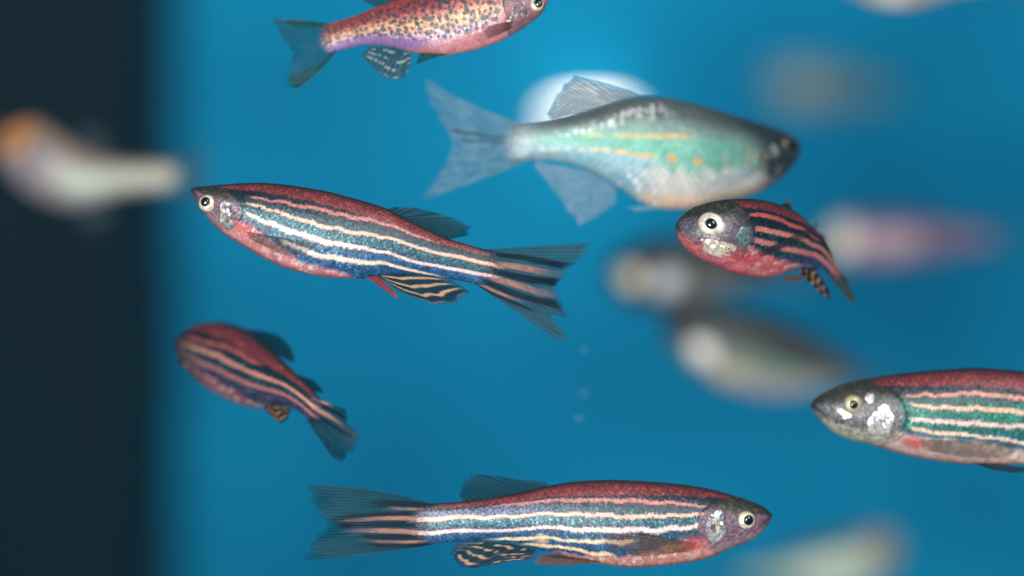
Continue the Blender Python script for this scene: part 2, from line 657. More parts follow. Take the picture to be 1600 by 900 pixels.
def striped(st):
    """st: dict of the pattern of one fish. stripes: (knots [(s, n, half width)], colour, fade-in s, fade-out s)"""
    def f(F, s, n, x, y, side):
        sd = F.seed
        g = st.get('gill', 0.2)
        j = 0.006 * (vnoise(x * 4.5, side * 3 + n * 30 + 7, sd) - 0.5) * 2 + 0.010 * (vnoise(x * 1.1 + 20, side * 5 + 9, sd + 1) - 0.5) * 2
        jf = 0.006 * (vnoise(x * 12, n * 120, sd + 2) - 0.5) * 2
        nn = n + j + jf
        # ground: dark stripes, teal above, bluer below, broken into scale-wide bars
        bars = vnoise(x * 3.1, np.floor(n * 9) * 7.3, sd + 3)
        fine = vnoise(x * 9, n * 90, sd + 4)
        teal, blue = st.get('teal', TEAL), st.get('blue', BLUE)
        rgb = mix(np.broadcast_to(NAVY, s.shape + (3,)), teal, sstep(0.24, 0.44, n))
        rgb = mix(rgb, blue, sstep(0.60, 0.74, n + 0.04 * (fine - 0.5)))
        rgb = rgb * (0.26 + 0.60 * bars + 0.34 * fine)[..., None]
        gl = sstep(0.74, 0.90, vnoise(x * 11, n * 100 + 30, sd + 6))
        rgb = mix(rgb, st.get('glint', lin(110, 200, 205)), gl * 0.75 * sstep(0.25, 0.4, n) * (0.35 + 0.65 * bars))
        met = 0.20 + 0.3 * gl
        # back
        rgb = mix(rgb, NAVY * (0.5 + fine)[..., None], 0.85 * sstep(0.95, 1.02, s))
        lilac = st.get('lilac', 0.0)
        if lilac:
            m = sstep(0.58, 0.75, s) * sstep(0.16, 0.22, n) * sstep(0.40, 0.34, n)
            rgb = mix(rgb, lin(112, 122, 158) * (0.5 + fine)[..., None], m * lilac)
        nr = np.interp(s, [0.0, 0.2, 0.45, 0.7, 1.0], st.get('rednn', [0.10, 0.15, 0.16, 0.15, 0.13]))
        st_, sv, se = scales(x, n + 0.004 * (fine - 0.5), st.get('scale', 0.60))
        rim = sstep(0.72, 0.98, st_)
        body_k = 0.84 + 0.22 * sv + 0.16 * sstep(0.5, 0.0, np.abs(st_ - 0.35)) - 0.42 * rim
        rgb = rgb * body_k[..., None]
        cell = rim
        red = st.get('red', RED) * (0.62 + 0.6 * sv + 0.35 * sstep(0.5, 0.1, np.abs(st_ - 0.4)) * (1 - se))[..., None]
        red = mix(red, lin(190, 96, 84), 0.6 * sstep(0.70, 0.88, vnoise(x * 8, n * 80, sd + 8)))
        red = mix(red, lin(40, 28, 32), 0.6 * cell + 0.25 * sstep(0.8, 1.0, se))
        m = sstep(nr + 0.018, nr - 0.018, nn) * sstep(1.02, 0.9, s)
        rgb = mix(rgb, red, m)
        rgb = mix(rgb, lin(34, 32, 36), sstep(0.075, 0.012, n) * 0.9)  # ridge of the back darkened: shade away from the flash, painted in
        met = met * (1 - 0.8 * m)
        # light stripes
        wig = st.get('wig', 0.012)
        for i, (kn, colr, s0, s1) in enumerate(st['stripes']):
            ks = [k[0] for k in kn]
            nc = pchip(ks, [k[1] for k in kn], np.clip(s, ks[0], ks[-1]))
            hw = pchip(ks, [k[2] for k in kn], np.clip(s, ks[0], ks[-1]))
            nc = nc + wig * (vnoise(x * 0.75 + 17 * i, side * 3 + 8 + i, sd + 10) - 0.5) * 2
            d = np.abs(nn - nc) / (hw * st.get('thin', 0.86))
            m = sstep(1.15, 0.75, d) * sstep(s0 - 0.015, s0 + 0.015, s) * sstep(s1 + 0.04, s1 - 0.04, s)
            sp = vnoise(x * 10, n * 95 + 50, sd + 12)
            cc = np.broadcast_to(colr, s.shape + (3,)) * (0.72 + 0.25 * vnoise(x * 2.2, n * 20, sd + 13) + 0.32 * sp)[..., None]
            edge = sstep(0.45, 1.0, d)
            cc = cc * (0.55 + 0.5 * body_k)[..., None]
            cc = mix(cc, lin(150, 92, 128), edge * 0.45)
            rgb = mix(rgb, cc, m)
            met = met * (1 - m) + 0.10 * m
        # belly
        bk = st['belly']
        nb = np.interp(s, [b[0] for b in bk], [b[1] for b in bk])
        m = sstep(nb - 0.03, nb + 0.03, nn + 0.03 * (fbm(x * 1.4, n * 14, sd + 14) - 0.5) * 2)
        bl = st.get('bellyc', BELLY)
        bc = np.broadcast_to(bl, s.shape + (3,)) * (0.62 + 0.75 * fbm(x * 2.2, n * 22, sd + 15))[..., None]
        bc = mix(bc, lin(240, 220, 212), 0.85 * sstep(0.50, 0.68, fbm(x * 2.5 + 8, n * 26, sd + 17)) * sstep(nb + 0.35, nb, n))
        bc = mix(bc, lin(170, 70, 72), 0.6 * sstep(0.93, 1.0, n))
        rgb = mix(rgb, bc, m)
        met = met * (1 - m) + 0.24 * m
        # head
        gb = g - 0.10 * (np.clip(np.abs(n - 0.55), 0, 0.5) * 2) ** 2 + 0.004 * np.sin(n * 40)
        h = sstep(gb + 0.010, gb - 0.016, s + 0.012 * (vnoise(x * 6, n * 50, sd + 40) - 0.5))
        hv = fbm(x * 3.0, n * 26, sd + 18)
        hc = mix(np.broadcast_to(DARKHEAD, s.shape + (3,)), st.get('cheek', CHEEK), sstep(0.22, 0.46, n + 0.10 * (hv - 0.5)))
        hc = mix(hc, st.get('jaw', lin(150, 120, 128)), sstep(0.70, 0.9, n + 0.2 * (hv - 0.5)))
        hc = hc * (0.45 + 1.1 * hv)[..., None]
        hc = mix(hc, lin(140, 128, 60), 0.3 * sstep(0.62, 0.85, vnoise(x * 7, n * 60, sd + 19)) * sstep(0.34, 0.2, n))
        hc = mix(hc, lin(130, 160, 170), 0.5 * sstep(0.74, 0.86, vnoise(x * 6, n * 55, sd + 20)) * sstep(0.3, 0.45, n))
        hc = mix(hc, lin(30, 28, 32), sstep(0.05, 0.0, s) * 0.6)
        rgb = mix(rgb, hc, h * st.get('headmix', 1.0))
        met = met * (1 - h) + 0.22 * h
        # seam of the mouth, nostril, rear rim of the gill cover
        mo = sstep(1.3, 0.4, np.abs(n - 0.50 - 5.0 * s) / 0.05) * sstep(0.055, 0.03, s)
        no_ = sstep(1.2, 0.5, np.hypot((s - 0.032) / 0.006, (n - 0.27) / 0.06))
        gr = sstep(1.0, 0.2, np.abs(s - gb - 0.004) / 0.007) * sstep(0.2, 0.35, n) * 0.35
        rgb = mix(rgb, lin(28, 22, 26), np.clip(mo + no_ + gr, 0, 1) * 0.75 * st.get('headmix', 1.0))
        # red flush behind the gills
        fl = st.get('flush')
        if fl:
            d = np.hypot((s - fl[0]) / fl[2], (n - fl[1]) / fl[3])
            rgb = mix(rgb, lin(196, 70, 74) * (0.6 + 0.7 * hv)[..., None], sstep(1.2, 0.0, d) * 0.9)
        return rgb, met
    return f


def stripes_std(k2=1.0, shift=0.0, belly_end=0.5):
    a = shift
    return [
        ([(0.2, 0.24 + a, 0.022), (0.39, 0.235 + a, 0.030), (0.66, 0.205 + a, 0.030), (0.85, 0.20 + a, 0.022)], lin(184, 112, 102), 0.20, 0.80),
        ([(0.2, 0.36 + a, 0.026), (0.39, 0.40 + a, 0.030), (0.66, 0.41 + a, 0.032), (0.77, 0.43 + a, 0.045), (0.95, 0.375, 0.075), (1.03, 0.37, 0.08)], PEACH, 0.195, 1.2),
        ([(0.2, 0.52 + a, 0.036), (0.39, 0.565 + a, 0.044), (0.66, 0.62 + a, 0.036), (0.77, 0.73 + a, 0.045), (0.95, 0.71, 0.07), (1.03, 0.70, 0.075)], PINKW, 0.20, 1.2),
        ([(0.3, 0.70 + a, 0.03), (0.5, 0.76 + a, 0.045), (0.66, 0.80 + a, 0.04), (0.74, 0.90 + a, 0.04), (0.85, 0.98, 0.03)], lin(238, 214, 190), 0.33, 0.84),
    ]


def dark_fin(c, ca=0.55, edge=0.35, raydark=0.6, tipc=None):
    c = np.array(c)

    def f(F, u, v, s, y, ray):
        nz = vnoise(u * 22, v * 12, F.seed + 21)
        rgb = np.broadcast_to(c, u.shape + (3,)) * (0.6 + 0.7 * nz)[..., None]
        if tipc is not None:
            rgb = mix(rgb, np.array(tipc), sstep(0.45, 1.0, v))
        r = sstep(0.65, 0.95, ray)
        rgb = rgb * (1 - raydark * 0.7 * r)[..., None]
        al = (ca + (edge - ca) * v) * (1 - 0.5 * sstep(0.88, 1.0, v + 0.05 * nz)) * (0.62 + 0.5 * r + (0.25 * (r - 0.6) if ca < 0.8 else 0)) * (0.85 + 0.3 * nz)
        al = al * (0.35 + 0.65 * sstep(0.0, 0.18, v)) if ca < 0.8 else al
        al = al * sstep(1.0, 0.93, v + 0.05 * nz) if edge < 0.3 else al
        return rgb, np.clip(al, 0, 0.97)
    return f


def clear_fin(c, ca=0.5, edge=0.3):
    c = np.array(c)

    def f(F, u, v, s, y, ray):
        nz = vnoise(u * 18, v * 10, F.seed + 22)
        r = sstep(0.45, 0.95, ray)
        rgb = np.broadcast_to(c, u.shape + (3,)) * (0.55 + 0.35 * nz + 0.5 * r)[..., None]
        al = (ca + (edge - ca) * v) * (0.62 + 0.38 * r) * (0.75 + 0.5 * nz)
        return rgb, np.clip(al, 0, 0.97)
    return f


def pale_fin(c, ca=0.5, edge=0.25):
    c = np.array(c)

    def f(F, u, v, s, y, ray):
        nz = vnoise(u * 18, v * 10, F.seed + 22)
        r = sstep(0.5, 0.95, ray)
        rgb = np.broadcast_to(c, u.shape + (3,)) * (0.6 + 0.5 * nz + 0.35 * r)[..., None]
        al = (ca + (edge - ca) * v) * (0.35 + 0.65 * r) * (0.8 + 0.4 * nz)
        return rgb, np.clip(al, 0, 0.97)
    return f


def banded_fin(bands, dark=lin(16, 48, 66), light=lin(214, 172, 136), seed=0, broken=0.0, slope=0.0, al=0.9, st_j=0.05):
    """stripes that run along the fin"""
    def f(F, u, v, s, y, ray):
        j = st_j * (vnoise(u * 9, v * 3, F.seed + 23) - 0.5) * 2
        ph = (v + slope * (u - 0.5) + j) * bands
        m = sstep(0.70, 0.92, 0.5 + 0.5 * np.cos(2 * np.pi * (ph - 0.55)))
        if broken:
            m = m * sstep(0.45 - 0.3 * (1 - broken), 0.62, vnoise(u * 24, np.floor(ph) * 3.7, F.seed + 24) + 0.25 * (1 - broken))
        sp = vnoise(u * 60, v * 30, F.seed + 25)
        m = m * sstep(0.0, 0.10, u) * sstep(1.0, 0.86, u) * sstep(1.0, 0.9, v)
        rgb = mix(np.broadcast_to(dark, u.shape + (3,)) * (0.6 + 0.8 * sp)[..., None], light * (0.65 + 0.6 * sp[..., None]), m)
        a = al * (1 - 0.55 * sstep(0.82, 1.0, v)) * (1 - 0.5 * sstep(0.85, 1.0, u))
        return rgb, np.clip(a + 0 * u, 0, 0.97)
    return f


def tail_striped(darks, lights, body=lin(70, 92, 92), reach=0.75, al=0.5, spread=0.0, darkc=lin(12, 26, 44), lightc=lin(214, 150, 124), edge=0.3, raycon=0.0):
    """darks / lights: (u at root, u at edge, half width, reach)"""
    def f(F, u, v, s, y, ray):
        nz = vnoise(u * 30, v * 12, F.seed + 26)
        r = sstep(0.55, 0.95, ray)
        rgb = np.broadcast_to(body, u.shape + (3,)) * (0.65 + 0.5 * nz - 0.28 * r)[..., None]
        a = (al + (edge - al) * v) * ((0.7 + 0.45 * r) * (1 - raycon) + raycon * 1.5 * r * (0.5 + nz))
        sp = vnoise(u * 90, v * 40, F.seed + 27)
        for (u0, u1, hw, rc) in lights:
            uc = u0 + (u1 - u0) * v + 0.008 * np.sin(v * 9 + u0 * 20)
            m = sstep(1.2, 0.6, np.abs(u - uc) / (hw * (1 - 0.5 * v))) * sstep(rc, rc * 0.35, v + 0.25 * (nz - 0.5))
            rgb = mix(rgb, lightc * (0.6 + 0.7 * sp)[..., None], m)
            a = np.maximum(a, 0.92 * m)
        for (u0, u1, hw, rc) in darks:
            uc = u0 + (u1 - u0) * v + 0.008 * np.sin(v * 7 + u0 * 20)
            m = sstep(1.2, 0.6, np.abs(u - uc) / (hw * (1 - 0.35 * v))) * sstep(rc, rc * 0.7, v + 0.12 * (nz - 0.5))
            rgb = mix(rgb, darkc * (0.6 + 0.8 * nz)[..., None], m * 0.95)
            a = np.maximum(a, 0.9 * m)
        a = a * (1 - 0.45 * sstep(0.94, 1.0, v + 0.04 * nz))
        return rgb, np.clip(a, 0, 0.97)
    return f


SIL = [lin(236, 232, 226), lin(150, 190, 205), lin(226, 206, 160), lin(120, 110, 150), lin(220, 226, 232), lin(90, 140, 160)]
G_STRIPED = 'striped fish swimming in the tank'
G_BLUR = 'blurred fish in the far water'

# ---- A: the striped fish in the middle
A = Fish('striped_fish', 'slender striped fish with a red back and a torn lower tail, pointing left',
         [(298.7, 296), (304, 293), (320, 291), (347, 288.5), (381, 286), (419, 286), (467, 291.5), (520, 301), (568, 314), (600, 324), (627, 338), (667, 358), (707, 375), (760, 390), (776, 394)],
         [(298.7, 298), (303, 308), (309, 319), (320, 335), (341, 358.5), (360, 372), (381, 385), (408, 401), (440, 416), (467, 425), (499, 431), (533, 434.5), (565, 435.5), (590, 431), (640, 428), (680, 432), (720, 439), (757, 447)],
         [(298, 297), (767, 420)], [(0, 0), (0.5, -0.3), (1, 0.8), (1.6, 3.0)], G_STRIPED, width=0.40, seed=1)
A.body(striped(dict(gill=0.185, stripes=stripes_std(), belly=[(0.15, 0.66), (0.25, 0.70), (0.4, 0.86), (0.55, 0.93), (0.62, 1.05), (1, 1.2)],
                    flush=(0.205, 0.74, 0.055, 0.12), thin=0.72, rednn=[0.08, 0.14, 0.16, 0.20, 0.16])), 460, 150, gillx=0.185)
A.eye((325.5, 318.5), 15, pup=0.46, offset=(-0.14, 0.12))
A.gill((361, 335), 21, 26, SIL, 1, rot=0.2, amount=0.44)
A.fin('dorsal_fin', [(604, 327), (640, 346), (700, 374)], [(618, 323), (650, 324), (690, 333), (722, 345), (736, 354), (733, 368)],
      dark_fin(lin(12, 54, 60), 0.92, 0.6), nr=14, bulge=0.5)
A.fin('tail_fin', [(772, 393), (766, 420), (756, 447)],
      [(928, 379), (918, 397), (888, 425), (876, 447), (878, 470), (900, 503), (866, 494), (892, 529), (876, 535)],
      tail_striped([(0.14, 0.27, 0.06, 1.2), (0.53, 0.46, 0.07, 1.25), (0.84, 0.66, 0.06, 1.2), (1.0, 0.80, 0.035, 0.9)],
                   [(0.36, 0.36, 0.07, 1.15), (0.69, 0.56, 0.07, 1.15), (0.94, 0.74, 0.04, 0.7)], body=lin(52, 78, 80), al=0.58, edge=0.46, lightc=lin(176, 128, 116)), nr=22, nv=60, flare=0.5)
A.fin('anal_fin', [(590, 430), (630, 427), (680, 432), (704, 437)], [(594, 434), (614, 448), (640, 464), (682, 477), (712, 475), (735, 456)],
      banded_fin(3.6, seed=1, st_j=0.02), nr=14, bulge=-0.4)
A.fin('pelvic_fin', [(572, 432), (590, 431)], [(604, 456), (619, 467), (624, 462), (612, 452)], dark_fin(lin(170, 74, 82), 0.92, 0.75), nr=5, z0=0.9, z1=1.6, thick=0.3)
A.fin('pelvic_fin', [(572, 432), (590, 431)], [(602, 452), (615, 463), (620, 459), (609, 449)], dark_fin(lin(170, 74, 82), 0.9, 0.7), nr=5, z0=-0.9, z1=-1.8, thick=0.3)
A.fin('pectoral_fin', [(388, 362), (393, 374)], [(508, 384), (512, 391), (488, 400), (455, 404)], dark_fin(lin(96, 92, 82), 0.5, 0.18, 1.4), nr=10, from_surface=True, lift=0.35)
A.fin('pectoral_fin', [(388, 362), (393, 374)], [(508, 384), (512, 391), (488, 400), (455, 404)], dark_fin(lin(96, 92, 82), 0.5, 0.18, 1.4), nr=10, from_surface=True, lift=0.35, zside=-1)

# ---- B: the striped fish along the bottom
B = Fish('striped_fish', 'long striped fish with an orange pectoral fin pointing right along the bottom edge',
         [(1206, 803), (1195, 793), (1170, 782), (1132, 770), (1095, 761), (1045, 754.5), (995, 751), (945, 749.5), (895, 752.5), (857, 759), (810, 770), (760, 779), (725, 783), (685, 786), (662, 787.5)],
         [(1206, 808), (1203, 815), (1188, 834), (1170, 846), (1140, 857.5), (1120, 867), (1095, 875), (1045, 882.5), (995, 886.5), (945, 882), (900, 873), (870, 866), (835, 857), (797, 849), (760, 845), (705, 847), (672, 851), (658, 852)],
         [(1207, 805), (660, 819)], [(0, 1.0), (0.5, 0), (1, 0.5), (1.6, 1.5)], G_STRIPED, width=0.42, seed=5)
sB = stripes_std()
sB[3] = ([(0.4, 0.70, 0.035), (0.57, 0.735, 0.03), (0.66, 0.785, 0.026), (0.72, 0.86, 0.05), (0.8, 0.97, 0.04)], lin(240, 212, 170), 0.40, 0.80)
sB.append(([(0.5, 0.86, 0.035), (0.6, 0.88, 0.03), (0.66, 0.92, 0.04), (0.72, 0.97, 0.03)], lin(240, 206, 160), 0.46, 0.72))
sB.append(([(0.645, 0.78, 0.10), (0.665, 0.80, 0.12), (0.68, 0.84, 0.10)], lin(240, 206, 160), 0.648, 0.665))
B.body(striped(dict(gill=0.225, stripes=sB, belly=[(0.15, 0.66), (0.3, 0.74), (0.4, 0.86), (0.5, 0.90), (0.62, 0.96), (0.7, 1.1), (1, 1.2)], bellyc=lin(208, 142, 130),
                    flush=(0.235, 0.76, 0.06, 0.14), lilac=0.5, thin=0.76, wig=0.018, rednn=[0.06, 0.12, 0.17, 0.16, 0.12])), 480, 150, gillx=0.225)
B.eye((1163, 811), 15.5, pup=0.47, offset=(-0.16, 0.02))
B.gill((1111, 822), 25, 31, SIL, 2, rot=0.15, amount=0.43)
B.fin('dorsal_fin', [(858, 760), (810, 771), (725, 784)], [(852, 752), (812, 748), (772, 741), (738, 739), (723, 748), (717, 774)],
      dark_fin(lin(14, 54, 66), 0.82, 0.5), nr=16, bulge=0.5)
B.fin('tail_fin', [(664, 788), (661, 819), (659, 852)],
      [(472, 757), (478, 777), (492, 800), (511, 818), (491, 836), (478, 860), (470, 876)],
      tail_striped([(0.06, 0.40, 0.07, 0.6), (0.27, 0.50, 0.045, 1.05), (0.52, 0.55, 0.065, 1.05), (0.82, 0.62, 0.06, 0.75), (0.97, 0.76, 0.05, 0.6)],
                   [(0.17, 0.43, 0.035, 0.5), (0.37, 0.525, 0.055, 0.95), (0.69, 0.585, 0.055, 0.85), (0.91, 0.70, 0.04, 0.62)], body=lin(10, 72, 82), al=0.66, edge=0.52, lightc=lin(190, 136, 116)),
      mid=[(578, 765), (580, 800), (585, 819), (575, 845), (578, 866)], nr=24, nv=60, flare=0.4)
B.fin('anal_fin', [(838, 859), (800, 850), (760, 846), (712, 848)], [(832, 874), (790, 880), (740, 889), (716, 888), (703, 866)],
      banded_fin(4.2, seed=2, broken=0.7), nr=16, bulge=-0.4)
B.fin('pelvic_fin', [(940, 877), (905, 871)], [(880, 880), (835, 879), (828, 874), (850, 868)], dark_fin(lin(140, 92, 62), 0.9, 0.6), nr=6, z0=1.4, z1=2.0, thick=0.3)
B.fin('pelvic_fin', [(940, 877), (905, 871)], [(880, 880), (835, 879), (828, 874), (850, 868)], dark_fin(lin(140, 92, 62), 0.9, 0.6), nr=6, z0=-1.4, z1=-2.0, thick=0.3)
for q in (1, -1):
    B.fin('pectoral_fin', [(1084, 846), (1079, 859)], [(985, 829), (940, 829), (925, 842), (945, 858), (990, 868)], dark_fin(lin(166, 116, 70), 0.55, 0.22, 1.6), nr=13,
          from_surface=True, lift=0.35, zside=q)


# ---- C: the spotted fish at the top
def spotted(F, s, n, x, y, side):
    sd = F.seed
    fine = vnoise(x * 9, n * 90, sd)
    rgb = np.broadcast_to(lin(188, 108, 92), s.shape + (3,)) * (0.7 + 0.5 * fine)[..., None]
    rgb = mix(rgb, lin(212, 156, 118) * (0.7 + 0.6 * fine)[..., None], sstep(0.40, 0.5, n) * sstep(0.7, 0.6, n))
    rgb = mix(rgb, lin(204, 164, 176) * (0.7 + 0.5 * fine)[..., None], sstep(0.62, 0.72, n))
    rr = mix(np.broadcast_to(lin(132, 44, 50), s.shape + (3,)), lin(186, 100, 94), sstep(0.60, 0.85, fine))
    rgb = mix(rgb, rr, sstep(0.46, 0.30, n + 0.05 * fine))
    rgb = mix(rgb, lin(140, 104, 158) * (0.7 + 0.6 * fine)[..., None], sstep(0.70, 0.80, n) * sstep(0.5, 0.62, s))
    d, v = worley(x * 2.0 + 4, n * 11.5 + 3 + 0.35 * np.sin(x * 1.5), sd + 2)
    big = np.where(n > 0.42, 0.47, 0.40) * (0.6 + 0.6 * v)
    m = sstep(big + 0.07, big - 0.07, d) * sstep(0.10, 0.17, n) * sstep(0.84, 0.74, n) * sstep(0.2, 0.23, s)
    rgb = mix(rgb, mix(np.broadcast_to(lin(28, 46, 60), s.shape + (3,)), lin(62, 56, 104), sstep(0.62, 0.8, n)), m * 0.92)
    nb = np.interp(s, [0.15, 0.3, 0.5, 0.7, 1], [0.66, 0.76, 0.84, 1.0, 1.1])
    bm_ = sstep(nb - 0.05, nb + 0.05, n)
    rgb = mix(rgb, lin(196, 128, 134) * (0.6 + 0.7 * fbm(x * 2, n * 20, sd + 5))[..., None], bm_)
    h = sstep(0.215, 0.2, s)
    hv = fbm(x * 3, n * 26, sd + 6)
    hc = mix(np.broadcast_to(lin(50, 38, 42), s.shape + (3,)), lin(132, 92, 98), sstep(0.3, 0.6, n)) * (0.5 + 1.0 * hv)[..., None]
    rgb = mix(rgb, hc, h)
    gl = sstep(0.84, 0.94, vnoise(x * 7, n * 60 + 9, sd + 8)) * sstep(0.45, 0.6, n) * sstep(0.9, 0.8, n)
    rgb = mix(rgb, lin(250, 246, 240), gl)  # painted glints on the lower flank
    return rgb, 0.10 + 0.1 * gl


C = Fish('spotted_fish', 'pink and red fish covered in small dark leopard spots, cut off by the top edge',
         [(856, -4), (846, -16), (825, -28), (790, -38), (745, -40), (700, -30), (660, -15), (616, 0), (586, 11.5), (550, 26.5), (525, 34), (508, 38.5)],
         [(857, 0), (853, 10), (849, 18), (829, 36), (805, 52), (775, 67.5), (730, 81), (700, 86.5), (670, 85.5), (640, 80), (610, 73), (585, 70), (562, 71), (535, 77), (512, 84)],
         [(858, -2), (511, 61)], [(0, 2), (0.5, 2.5), (1, 4), (1.6, 5)], G_STRIPED + ' near the top', width=0.42, seed=9)
C.root['group'] = 'spotted fish'
del C.root['group']
C.body(spotted, 380, 130)
C.eye((839, 7), 13, pup=0.5, offset=(-0.2, 0))
C.gill((812, 18), 14, 15, SIL, 3)
C.fin('dorsal_fin', [(650, -12), (620, -1), (586, 11)], [(620, -45), (575, -30), (562, -12), (565, 2)], dark_fin(lin(30, 86, 98), 0.85, 0.6), nr=12)
C.fin('tail_fin', [(509, 39), (510, 60), (513, 84)], [(424, 29), (426, 38), (440, 62), (457, 82), (452, 104), (444, 132), (462, 139)],
      tail_striped([(0.0, 0.05, 0.16, 0.9), (0.98, 0.9, 0.16, 1.2)], [(0.5, 0.5, 0.30, 0.28)], body=lin(12, 98, 122), al=0.5, edge=0.55, darkc=lin(14, 74, 82), lightc=lin(150, 120, 150)),
      mid=[(465, 31), (478, 60), (488, 83), (492, 118)], nr=20, nv=50, flare=0.3)
C.fin('anal_fin', [(646, 83), (615, 74), (578, 71)], [(641, 104), (634, 122), (618, 127), (592, 116), (563, 86)],
      banded_fin(3.6, dark=lin(22, 80, 98), light=lin(170, 176, 190), broken=0.85, slope=-0.2, al=0.88), nr=14)
C.fin('pelvic_fin', [(700, 86), (660, 84)], [(672, 96), (656, 104)], dark_fin(lin(50, 88, 92), 0.9, 0.7), nr=6, z0=1.2, z1=1.8)
for q in (1, -1):
    C.fin('pectoral_fin', [(803, 34), (800, 46)], [(760, 44), (752, 54), (762, 64)], dark_fin(lin(96, 56, 58), 0.55, 0.25, 1.4), nr=8, from_surface=True, lift=0.4, zside=q)


# ---- D: the green and silver fish in the middle distance
def greenfish(F, s, n, x, y, side):
    sd = F.seed
    fine = vnoise(x * 8, n * 90, sd)
    big = fbm(x * 1.3, n * 12, sd + 1)
    rgb = mix(np.broadcast_to(lin(84, 94, 92), s.shape + (3,)), lin(112, 142, 136), sstep(0.12, 0.30, n))
    rgb = mix(rgb, lin(98, 164, 148), sstep(0.28, 0.42, n) * sstep(0.15, 0.35, s))
    rgb = mix(rgb, lin(128, 168, 182), sstep(0.52, 0.64, n + 0.05 * (big - 0.5)) * sstep(0.45, 0.6, s))
    rgb = mix(rgb, lin(186, 188, 186), sstep(0.58, 0.72, n + 0.16 * (big - 0.5)) * sstep(0.62, 0.5, s))
    rgb = mix(rgb, lin(214, 184, 160), sstep(0.82, 0.95, n + 0.1 * (big - 0.5)) * sstep(0.6, 0.5, s))
    rgb = mix(rgb, lin(124, 142, 148), sstep(0.80, 1.02, s))
    rgb = rgb * (0.62 + 0.42 * fine + 0.35 * big)[..., None]
    # scale edges
    ph = x / 0.62
    row = n * 19
    sc = np.cos(2 * np.pi * (ph + 0.5 * np.floor(row))) * np.sin(np.pi * (row % 1))
    rgb = rgb * (1 + 0.22 * sc * sstep(0.2, 0.3, s))[..., None]
    # yellow lines
    for kn, s0, s1, hw in (([(0.41, 0.33), (0.6, 0.40), (0.79, 0.43)], 0.40, 0.78, 0.020), ([(0.52, 0.55), (0.7, 0.63), (0.87, 0.74)], 0.53, 0.88, 0.026)):
        nc = np.interp(s, [k[0] for k in kn], [k[1] for k in kn]) + 0.008 * (vnoise(x * 3, n * 0 + 4, sd + 3) - 0.5)
        m = sstep(1.2, 0.5, np.abs(n - nc) / (hw * 0.8)) * sstep(s0 - 0.02, s0 + 0.02, s) * sstep(s1 + 0.05, s1 - 0.05, s)
        m = m * sstep(0.15, 0.4, vnoise(x * 4, n * 10, sd + 4))
        rgb = mix(rgb, mix(np.broadcast_to(lin(222, 168, 50), s.shape + (3,)), lin(214, 206, 110), sstep(0.6, 0.8, s)), m * 0.85)
    for sx, ny, r in ((0.467, 0.55, 0.022), (0.383, 0.556, 0.018)):
        d = np.hypot((s - sx) / r, (n - ny) / 0.035)
        rgb = mix(rgb, lin(212, 150, 60), sstep(1.1, 0.6, d) * 0.85)
    for sx, a, b in ((0.22, 0.35, 0.62), (0.175, 0.35, 0.7), (0.30, 0.45, 0.7)):
        m = sstep(1, 0.3, np.abs(s - sx + 0.02 * (n - 0.5)) / 0.008) * sstep(a, a + 0.1, n) * sstep(b, b - 0.1, n)
        rgb = mix(rgb, lin(206, 150, 96), m * 0.5)
    # glints painted on the scales of the rear back
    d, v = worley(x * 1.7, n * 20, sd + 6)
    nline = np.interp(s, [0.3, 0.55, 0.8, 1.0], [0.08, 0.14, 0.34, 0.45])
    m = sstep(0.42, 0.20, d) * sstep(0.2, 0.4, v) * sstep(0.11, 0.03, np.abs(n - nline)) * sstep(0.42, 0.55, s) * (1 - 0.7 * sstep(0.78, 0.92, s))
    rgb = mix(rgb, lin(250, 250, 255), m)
    m2 = sstep(0.36, 0.16, d) * sstep(0.55, 0.7, v) * sstep(0.72, 0.84, n) * sstep(0.45, 0.52, s) * sstep(0.75, 0.6, s)  # more painted glints, low on the flank
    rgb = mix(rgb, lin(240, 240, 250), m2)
    hv = fbm(x * 1.8, n * 15, sd + 7)
    h = sstep(0.245, 0.12, s + 0.06 * (n - 0.5))
    hc = mix(np.broadcast_to(lin(44, 52, 58), s.shape + (3,)), lin(150, 148, 140), 0.8 * sstep(0.56, 0.74, hv) * sstep(0.07, 0.12, s) * sstep(0.3, 0.5, n))
    rgb = mix(rgb, hc * 0.6, h * 0.97)
    rgb = mix(rgb, lin(52, 60, 62), sstep(0.46, 0.15, s) * sstep(0.36, 0.12, n) * 0.75)
    met = 0.16 + 0.3 * m
    return rgb, met


Dd = Fish('silver_fish', 'deep bodied green and silver fish with yellow dashes in front of the white lamp',
          [(1250, 228), (1244, 218), (1232, 209), (1180, 191), (1120, 172), (1072, 159), (1040, 153), (1012, 151), (980, 155), (936, 168), (880, 184), (840, 191), (806, 193)],
          [(1250, 234), (1247, 242), (1228, 268), (1200, 291), (1160, 308), (1112, 317), (1064, 327), (1040, 327), (1014, 321), (988, 308), (952, 284), (920, 267), (880, 254), (840, 250), (800, 255)],
          [(1251, 231), (802, 224)], [(0, 17), (0.4, 11.5), (1, 9), (1.6, 9)], None, width=0.40, seed=14)
Dd.body(greenfish, 400, 140, relief=0.012)
Dd.eye((1222, 228), 14, pup=0.62, ring=lin(84, 88, 88))
Dd.gill((1185, 248), 18, 34, [lin(150, 160, 160), lin(196, 176, 140), lin(120, 170, 180)], 6, met=0.3, skin=lin(40, 46, 52), amount=0.56)
PALE = lin(150, 176, 192)
Dd.fin('dorsal_fin', [(1000, 153), (936, 170), (864, 187)], [(985, 145), (930, 128), (898, 122), (886, 128), (872, 150), (858, 178)], clear_fin(lin(116, 136, 150), 0.80, 0.62), nr=20, nv=30)
